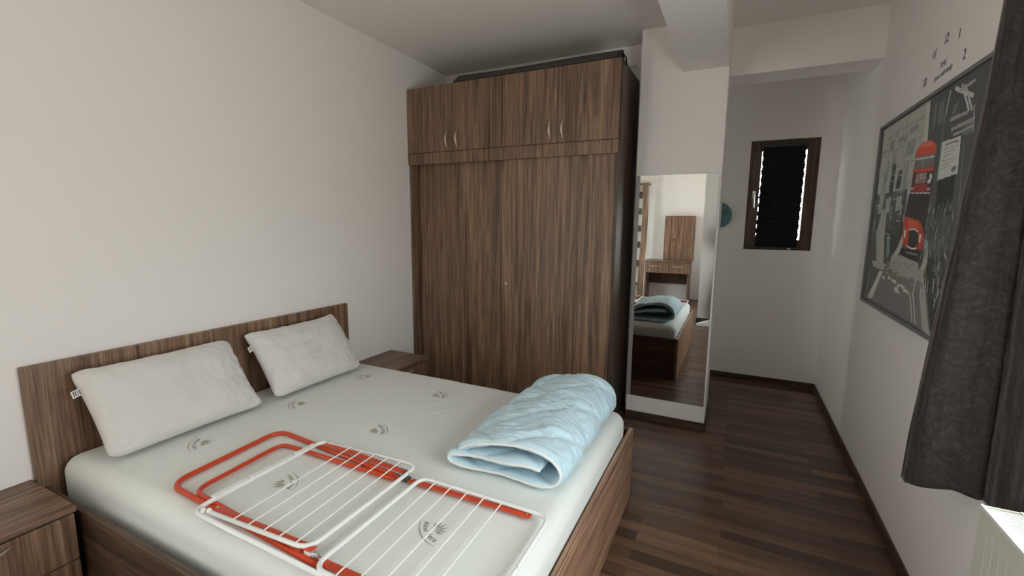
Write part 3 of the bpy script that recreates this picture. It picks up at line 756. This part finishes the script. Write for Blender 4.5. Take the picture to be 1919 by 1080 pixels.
((0.02,0.022,0.02),0,[(0.977,0.633),(1.148,0.643),(1.162,0.492),(0.999,0.479)])]
NU, NV = 420, 305
img = np.zeros((NV, NU, 3)); img[:] = (.085, .09, .085)
UU, VV = np.meshgrid((np.arange(NU) + .5) / NU * PW, (np.arange(NV) + .5) / NV * PH)
def fill(col, pts):
    inside = np.zeros(UU.shape, bool); n = len(pts)
    for i in range(n):
        (xa, ya), (xb, yb) = pts[i], pts[(i + 1) % n]
        if ya == yb: continue
        c_ = ((ya > VV) != (yb > VV)) & (UU < (xb - xa) * (VV - ya) / (yb - ya) + xa); inside ^= c_
    img[inside] = col
def stroke(col, wd, pts):
    for (xa, ya), (xb, yb) in zip(pts[:-1], pts[1:]):
        dx, dy = xb - xa, yb - ya; L2 = dx * dx + dy * dy + 1e-9
        t = np.clip(((UU - xa) * dx + (VV - ya) * dy) / L2, 0, 1)
        img[np.hypot(UU - xa - t * dx, VV - ya - t * dy) < wd / 2] = col
rg = np.random.default_rng(4)
for col, wd, pts in POLYS:
    pts = [(u - .018, v_) for u, v_ in pts]
    if wd: stroke(col, wd, pts)
    else: fill(col, pts)
# crowd and clutter on the right pavement, street texture, facade grain
for _ in range(230):
    u, v_ = rg.uniform(.86, 1.16), rg.uniform(.12, .52)
    if u < .95 and v_ < .25: continue
    g = rg.choice([.05, .1, .2, .3, .42], p=[.35, .3, .2, .1, .05]); hgt = rg.uniform(.012, .05)
    stroke((g, g * 1.04, g), rg.uniform(.004, .012), [(u, v_), (u + rg.uniform(-.01, .01), v_ + hgt)])
for _ in range(160):
    u, v_ = rg.uniform(.04, .55), rg.uniform(.36, .95); g = rg.choice([.14, .2, .32, .45])
    stroke((g, g * 1.03, g * .95), rg.uniform(.003, .008), [(u, v_), (u, v_ + rg.uniform(.02, .09))] if rg.random() < .7 else [(u, v_), (u + .06, v_ + .004)])
for _ in range(70):
    u, v_ = rg.uniform(.38, .8), rg.uniform(.19, .27); g = rg.choice([.22, .42]); stroke((g, g, g * .95), .004, [(u, v_), (u + rg.uniform(.01, .05), v_ + .003)])
for c_ in POLYS:
    if c_[0][0] > .3 and c_[0][0] > 2 * c_[0][1] or c_[0] in ((.025, .02, .02), (.16, .15, .15), (.03, .028, .028)):
        pts = [(u - .018, v_) for u, v_ in c_[2]]
        if c_[1]: stroke(c_[0], c_[1], pts)
        else: fill(c_[0], pts)
for c_ in POLYS:
    if c_[0] in ((.3, .3, .3), (.5, .5, .5), (.65, .6, .57), (.7, .68, .6), (.03, .028, .028)):
        pts = [(u - .018, v_) for u, v_ in c_[2]]
        if c_[1]: stroke(c_[0], c_[1], pts)
        else: fill(c_[0], pts)
img *= 1.3 * rg.uniform(.86, 1.14, (NV, NU, 1))
us = PY0 - fw - np.arange(NU + 1) / NU * (PW - 2 * fw); vs = PZ0 + fw + np.arange(NV + 1) / NV * (PH - 2 * fw)
base = WL[T.name]
co = np.zeros((NV + 1, NU + 1, 3)); co[..., 0] = XR - .014; co[..., 1] = us[None, :]; co[..., 2] = vs[:, None]; co -= np.array(base)
idx = np.arange((NV + 1) * (NU + 1)).reshape(NV + 1, NU + 1)
fc = np.stack([idx[:-1, :-1], idx[:-1, 1:], idx[1:, 1:], idx[1:, :-1]], -1).reshape(-1, 4)
me = bpy.data.meshes.new('picture'); me.vertices.add(len(idx.ravel())); me.vertices.foreach_set('co', co.ravel())
me.loops.add(fc.size); me.loops.foreach_set('vertex_index', fc.ravel()); me.polygons.add(len(fc)); me.polygons.foreach_set('loop_start', np.arange(len(fc)) * 4)
me.update(calc_edges=True)
at = me.color_attributes.new('ink', 'FLOAT_COLOR', 'CORNER'); cc = np.ones((len(fc), 4, 4)); cc[:, :, :3] = img.reshape(-1, 1, 3); at.data.foreach_set('color', cc.ravel())
m = pr('street_print', (.2, .2, .2), .45); ca = N(m, 'ShaderNodeVertexColor'); ca.layer_name = 'ink'
m.node_tree.links.new(ca.outputs[0], bsdf(m).inputs['Base Color']); me.materials.append(m)
o = bpy.data.objects.new('picture', me); link(o, T)
box('backing', M['dark'], T, XR - .012, XR - .002, PY0 - PW + fw, PY0 - fw, PZ0 + fw, PZ0 + PH - fw, bevel=0)

T = thing('wall_clock', 'dark clock numerals and script lettering stuck on wall above poster', 'wall clock', (XR, 2.6, 2.0))
wm = Matrix(((0, 0, -1, 0), (-1, 0, 0, 0), (0, 1, 0, 0), (0, 0, 0, 1)))
def wall_text(s, y, z, size, name, rot=0.0, sx_=1.0, shear=0.0):
    k = MB(); add_geo(k, text_mesh(s, size, Matrix.Translation((XR - .0008, y, z)) @ wm @ Matrix.Rotation(rot, 4, 'Z') @ Matrix.Diagonal((sx_, 1, 1, 1)), .0004, shear=shear)); k.build(name, M['ink_grey' if name == 'lettering' else 'ink'], T, normals=False)
for s, y, z in (('12', 2.597, 2.236), ('1', 2.464, 2.209), ('11', 2.717, 2.212), ('2', 2.388, 2.108), ('10', 2.801, 2.114)): wall_text(s, y, z, .056, 'numeral', 0, .85)
wall_text('TIME', 2.598, 2.137, .032, 'lettering'); wall_text('Spent with family', 2.590, 2.098, .030, 'lettering', .03, .9, .35)
k = MB(); k.ball((XR - .001, 3.072, .968), .012, (.15, 1, 2.2)); tag(k.build('wall_plug', M['wall'], smooth=True, loc=(XR, 3.072, .968)), 'tiny white filler blob on wall below the poster', 'wall plug')

# ================================================================ curtain
T = thing('curtain', 'dark brown velvet curtain gathered beside the window', 'curtain', (3.12, 1.75, .6))
PB = [(3.028, 1.905), (3.031, 1.868), (3.043, 1.828), (3.070, 1.803), (3.102, 1.787), (3.134, 1.773), (3.158, 1.756), (3.172, 1.752), (3.1765, 1.772), (3.1785, 1.745), (3.175, 1.690), (3.176, 1.620), (3.172, 1.548)]
PT = [(3.110, 1.905), (3.101, 1.872), (3.099, 1.838), (3.110, 1.812), (3.128, 1.797), (3.148, 1.785), (3.164, 1.776), (3.174, 1.774), (3.177, 1.790), (3.1785, 1.765), (3.176, 1.715), (3.176, 1.650), (3.173, 1.580)]
NZ = 130
def drape(pb, pt, hem, rise, name):
    rows = []
    for q in range(NZ + 1):
        z = hem + (2.64 - hem) * q / NZ; t = min(1, (z - .6) / 1.5); t = t * t * (3 - 2 * t) * .5 + t * .5
        row = []
        for j, (a, c) in enumerate(zip(spline(pb, 12), spline(pt, 12))):
            p = a * (1 - t) + c * t; wv = .004 * noise.noise((j * .06, z * 2.2, 1)) + .0025 * noise.noise((j * .15, z * 6, 5))
            row.append((min(3.1795, p.x + wv), p.y + wv, z + rise * min(1, max(0, (j - 12) / 40)) * max(0, 1 - q / 12)))
        rows.append(row)
    k = MB(); k.grid(rows); o = k.build(name, M['curtain'], T, smooth=True, normals=False); sd = o.modifiers.new('thick', 'SOLIDIFY'); sd.thickness = .003; sd.offset = 0
drape(PB, PT, .600, .045, 'curtain_cloth')
box('header_tape', M['curtain'], T, 3.105, 3.178, 1.56, 1.905, 2.61, 2.655)
tag(MB().box(3.12, 3.16, -.42, 2.0, 2.655, H).build('curtain_rail', M['white_metal'], bevel=.003), 'white curtain rail fixed to the ceiling above window', 'curtain rail')

# ================================================================ radiator under the window
T = thing('radiator', 'white panel radiator with slotted top under the window', 'radiator', (3.12, .65, .14))
ya, yb = -.15, 1.530
box('front_panel', M['rad'], T, 3.083, 3.095, ya, yb, .14, .732, bevel=.004)
box('rear_panel', M['rad'], T, 3.152, 3.162, ya, yb, .14, .732, bevel=.003)
k = MB()
for j in range(int((yb - ya) / .0333) - 1): k.box(3.0824, 3.0835, ya + .03 + j * .0333, ya + .046 + j * .0333, .18, .69)
k.build('panel_ribs', M['rad'], T, .0008)
for y in (ya, yb - .004): box('end_cap', M['rad'], T, 3.084, 3.163, y, y + .004, .16, .738, bevel=.001)
k = MB(); k.box(3.082, 3.088, ya, yb, .732, .740); k.box(3.158, 3.164, ya, yb, .732, .740); k.build('grille_rim', M['white_metal'], T, .001)
k = MB(); n = int((yb - ya - .02) / .0115)
for j in range(n): k.box(3.088, 3.158, ya + .012 + j * .0115, ya + .0164 + j * .0115, .733, .739)
k.build('grille', M['white_metal'], T)
box('convector', M['dark'], T, 3.096, 3.151, ya + .01, yb - .01, .18, .64, bevel=0)
for y in (.2, 1.2): box('wall_bracket', M['rad'], T, 3.162, XR - .001, y, y + .03, .25, .65, bevel=0)

# ================================================================ seen in the mirror: desk, cabinet, tall shelf
T = thing('dressing_table', 'walnut dressing table with two drawers, seen in the mirror', 'desk', (1.29, -2.5, 0))
DX0, DX1, DF, DB = .905, 1.72, -2.33, -2.755
box('table_top', M['wood_x'], T, DX0 - .01, DX1 + .01, DB, DF + .012, .750, .772, bevel=.002)
box('side_panel', M['wood_z'], T, DX0, DX0 + .03, DB + .005, DF - .02, 0, .750)
box('side_panel', M['wood_z'], T, DX1 - .03, DX1, DB + .005, DF - .02, 0, .750)
box('back_rail', M['side'], T, DX0 + .03, DX1 - .03, DB + .03, DB + .05, .30, .52)
box('drawer_case', M['wood_x'], T, DX0 + .03, DX1 - .03, DB + .01, DF - .02, .535, .748, bevel=0)
for a, c in ((DX0 + .005, 1.287), (1.293, DX1 - .005)):
    d = box('drawer', M['wood_z'], T, a, c, DF - .02, DF, .540, .746)
    o = MB().tube([((a + c) / 2 - .08 + .16 * q / 12, DF + .003 + .024 * math.sin(math.pi * q / 12), .668) for q in range(13)], .006, 8).build('handle', M['hand'], d, smooth=True)
T = thing('wall_cabinet', 'walnut cabinet with round lock standing on dressing table, seen in mirror', 'cabinet', (1.47, -2.65, .772))
box('cabinet_body', M['wood_z'], T, 1.195, 1.75, -2.755, -2.62, .772, 1.63, bevel=.002)
box('fixed_panel', M['wood_z'], T, 1.197, 1.318, -2.62, -2.612, .776, 1.625)
d = box('door', M['wood_z'], T, 1.330, 1.748, -2.62, -2.600, .776, 1.625)
MB().cyl((1.385, -2.600, 1.17), (1.385, -2.592, 1.17), .022, 24).build('lock', M['chrome'], d)
tag(MB().box(1.02, 1.10, -2.76, -2.752, .86, .94).build('wall_socket', M['tag'], bevel=.003), 'white wall socket above dressing table, seen in the mirror', 'socket')
T = thing('tall_shelf', 'tall walnut shelf with a wavy side board, seen in the mirror', 'shelf', (.7, -2.5, 0))
L_ = []; R__ = []
for q in range(33):
    z = 2.235 * q / 32; wv = .016 * math.sin((z - .9) * 2.4)
    L_.append((.765 + wv, z)); R__.append((.872 + wv, z))
k = MB(); k.prism(L_ + R__[::-1], 'y', -2.50, -2.47); k.build('side_board', M['wood_z'], T, .002)
k = MB(); k.prism([(x - .42, z) for x, z in L_] + [(x - .42, z) for x, z in R__[::-1]], 'y', -2.50, -2.47); k.build('side_board', M['wood_z'], T, .002)
for z in (.25, .62, 1.0, 1.32, 1.66, 1.98): box('shelf_board', M['side'], T, .36, .72, -2.74, -2.505, z, z + .12 if z not in (.25,) else z + .03)
box('top_board', M['wood_x'], T, .33, .88, -2.74, -2.46, 2.2355, 2.262)

# ================================================================ the person whose foot shows in the mirror
def skin_body(name, nodes, edges, mat, parent, root=0, sub=2):
    base = WL[parent.name]; keys = list(nodes)
    me = bpy.data.meshes.new(name); me.from_pydata([Vector(nodes[k][:3]) - base for k in keys], [(keys.index(a), keys.index(c)) for a, c in edges], [])
    o = bpy.data.objects.new(name, me); link(o, parent); WL[name] = base; WL[o.name] = base
    sk = o.modifiers.new('skin', 'SKIN'); sk.use_smooth_shade = True
    for i, k_ in enumerate(keys):
        r_ = nodes[k_][3]; r_ = r_ if isinstance(r_, tuple) else (r_, r_); me.skin_vertices[0].data[i].radius = r_
        me.skin_vertices[0].data[i].use_root = (i == root)
    ss = o.modifiers.new('sub', 'SUBSURF'); ss.levels = sub; ss.render_levels = sub
    me.materials.append(mat); return o
T = thing('person', 'person in black trousers and white shoes, foot showing in mirror', 'person', (2.56, -.26, 0))
hipL, hipR = (2.47, -.30, .93), (2.65, -.24, .93)
B_ = {'pelvis': (2.56, -.27, .95, .105), 'waist': (2.56, -.275, 1.10, .095), 'chest': (2.56, -.275, 1.28, .115), 'upper': (2.56, -.27, 1.38, .095), 'neck': (2.555, -.265, 1.46, .05), 'jaw': (2.55, -.245, 1.535, .066), 'skull': (2.55, -.262, 1.605, .082), 'crown': (2.55, -.268, 1.66, .062),
      'hipL': (*hipL, .085), 'kneeL': (2.33, -.325, .50, .055), 'ankleL': (2.235, -.36, .09, .036), 'hipR': (*hipR, .085), 'kneeR': (2.72, -.20, .50, .055), 'ankleR': (2.745, -.23, .09, .036),
      'shL': (2.43, -.30, 1.38, .056), 'elL': (2.36, -.27, 1.14, .040), 'wrL': (2.375, -.085, 1.385, .026), 'palmL': (2.385, -.060, 1.43, .028), 'shR': (2.69, -.21, 1.38, .056), 'elR': (2.74, -.13, 1.14, .040), 'wrR': (2.565, .000, 1.385, .026), 'palmR': (2.548, .005, 1.43, .028)}
E_ = [('pelvis', 'waist'), ('waist', 'chest'), ('chest', 'upper'), ('upper', 'neck'), ('neck', 'jaw'), ('jaw', 'skull'), ('skull', 'crown'), ('pelvis', 'hipL'), ('hipL', 'kneeL'), ('kneeL', 'ankleL'), ('pelvis', 'hipR'), ('hipR', 'kneeR'), ('kneeR', 'ankleR'), ('upper', 'shL'), ('shL', 'elL'), ('elL', 'wrL'), ('wrL', 'palmL'), ('upper', 'shR'), ('shR', 'elR'), ('elR', 'wrR'), ('wrR', 'palmR')]
VIEW = Vector((-.4366, .8885, -.1414)); VR = Vector((.8969, .4421, .0081))
for sd_, sg in (('L', -1), ('R', 1)):
    pm = Vector(B_['palm' + sd_][:3])
    for q, ln in enumerate((.058, .066, .062, .050)):
        a = pm + Vector((0, 0, .016 - .014 * q)) - VR * sg * .006; c = a - VR * sg * ln * .5 - VIEW * .012; e = a - VR * sg * ln * .95 - VIEW * .020
        for nm, v_, r_ in (('a', a, .0095), ('b', c, .0085), ('c', e, .0072)): B_['f%s%d%s' % (sd_, q, nm)] = (*v_, r_)
        E_ += [('palm' + sd_, 'f%s%da' % (sd_, q)), ('f%s%da' % (sd_, q), 'f%s%db' % (sd_, q)), ('f%s%db' % (sd_, q), 'f%s%dc' % (sd_, q))]
    a = Vector(B_['wr' + sd_][:3]) * .4 + pm * .6 - VR * sg * .018 - VIEW * .012; e = a - VR * sg * .035 - VIEW * .02 + Vector((0, 0, .012))
    B_['t%sa' % sd_] = (*a, .011); B_['t%sb' % sd_] = (*e, .009); E_ += [('palm' + sd_, 't%sa' % sd_), ('t%sa' % sd_, 't%sb' % sd_)]
bd = skin_body('body', B_, E_, M['skin'], T)
J = {k_: (*B_[k_][:3], B_[k_][3] * f_) for k_, f_ in (('pelvis', 1.12), ('waist', 1.15), ('chest', 1.14), ('upper', 1.15), ('shL', 1.3), ('elL', 1.35), ('wrL', 1.35), ('shR', 1.3), ('elR', 1.35), ('wrR', 1.35))}
skin_body('jumper', J, [e for e in E_ if e[0] in J and e[1] in J], M['jumper'], T)
J = {k_: (*B_[k_][:3], B_[k_][3] * f_) for k_, f_ in (('waist', 1.12), ('pelvis', 1.14), ('hipL', 1.2), ('kneeL', 1.35), ('ankleL', 1.6), ('hipR', 1.2), ('kneeR', 1.35), ('ankleR', 1.6))}
J['waist'] = (2.56, -.272, 1.045, .107)
skin_body('trousers', J, [e for e in E_ if e[0] in J and e[1] in J], M['trousers'], T)
k = MB(); k.ball((2.553, -.272, 1.625), .098, (.93, 1.02, .98)); k.ball((2.56, -.295, 1.58), .085)
hr = k.build('hair', M['hair'], bd, smooth=True)
FD, FR = Vector((-.44, .9, 0)).normalized(), Vector((.9, .44, 0)).normalized(); HC = Vector((2.55, -.258, 1.595))
MB().ball(HC + FD * .083 + Vector((0, 0, -.018)), .014, (.8, 1, 1.5)).build('nose', M['skin'], bd, smooth=True)
MB().tube([HC + FD * .070 + FR * (.024 * q) + Vector((0, 0, -.062)) for q in (-1, -.4, .4, 1)], .005, 8).build('mouth', pr('lips', (.42, .17, .14), .5), bd, smooth=True)
for q in (-1, 1):
    e = MB().ball(HC + FD * .068 + FR * .030 * q + Vector((0, 0, .012)), .0125).build('eye', M['tag'], bd, smooth=True)
    MB().ball(HC + FD * .0765 + FR * .030 * q + Vector((0, 0, .012)), .006).build('iris', M['hair'], bd, smooth=True)
    MB().ball(HC + FR * .082 * q + Vector((0, 0, -.01)), .022, (.5, .7, 1.3)).build('ear', M['skin'], bd, smooth=True)
def shoe(ax, ay, ang):
    k = MB(); d = Vector((math.cos(ang), math.sin(ang), 0)); q = Vector((-d.y, d.x, 0)); rows = []
    for i in range(15):
        t = i / 14; c = Vector((ax, ay, 0)) + d * (-.075 + .27 * t)
        wd = .040 * (math.sin(math.pi * min(1, max(0, .08 + t * .86))) ** .45) * (1.12 if t > .55 else .95); hgt = .10 - .062 * max(0, (t - .35) / .65) ** .8 if t < .93 else .034
        hgt *= min(1, (t + .10) * 6) if t < .1 else 1
        rows.append([c + q * wd * math.copysign(abs(math.cos(a)) ** .7, math.cos(a)) + Vector((0, 0, .024 + (hgt - .024) * math.sin(a) ** .8)) for a in [math.pi * j / 12 for j in range(13)]] + [c - q * wd * .98 + Vector((0, 0, .012)), c + q * wd * .98 + Vector((0, 0, .012))])
    V = k.grid(rows, wrap_v=True); k.bm.faces.new(V[0][::-1]); k.bm.faces.new(V[-1])
    o = k.build('shoe', M['shoe'], T, smooth=True)
    k = MB(); pts = []
    for i in range(15):
        t = i / 14; c = Vector((ax, ay, 0)) + d * (-.08 + .28 * t); wd = .044 * (math.sin(math.pi * min(1, max(0, .08 + t * .86))) ** .45) * (1.12 if t > .55 else .95); pts.append((c, wd))
    ol = [(c + q * w_).to_2d() for c, w_ in pts] + [(c - q * w_).to_2d() for c, w_ in pts[::-1]]
    k.prism([tuple(p) for p in ol], 'z', .0, .024); k.build('sole', M['tag'], o, .003)
    k = MB()
    for i in range(4):
        c = Vector((ax, ay, .098 - .013 * i)) + d * (.045 + .026 * i); k.tube([c - q * .022 - Vector((0, 0, .008)), c + Vector((0, 0, .002)), c + q * .022 - Vector((0, 0, .008))], .0028, 6)
    k.build('laces', M['tag'], o, smooth=True)
shoe(2.225, -.355, R(168)); shoe(2.745, -.235, R(105))
C0 = Vector((2.456, 0, 1.4593)); UP = Vector((-.0697, .1233, .9899)); k = MB()
k.box(-.078, .078, -.037, .037, .012, .020)
bmesh.ops.transform(k.bm, matrix=cam.matrix_world, verts=k.bm.verts)
tag(k.build('phone', M['screen'], bevel=.003, loc=C0 - VIEW * .016), 'dark phone held up in both hands of the person', 'phone')
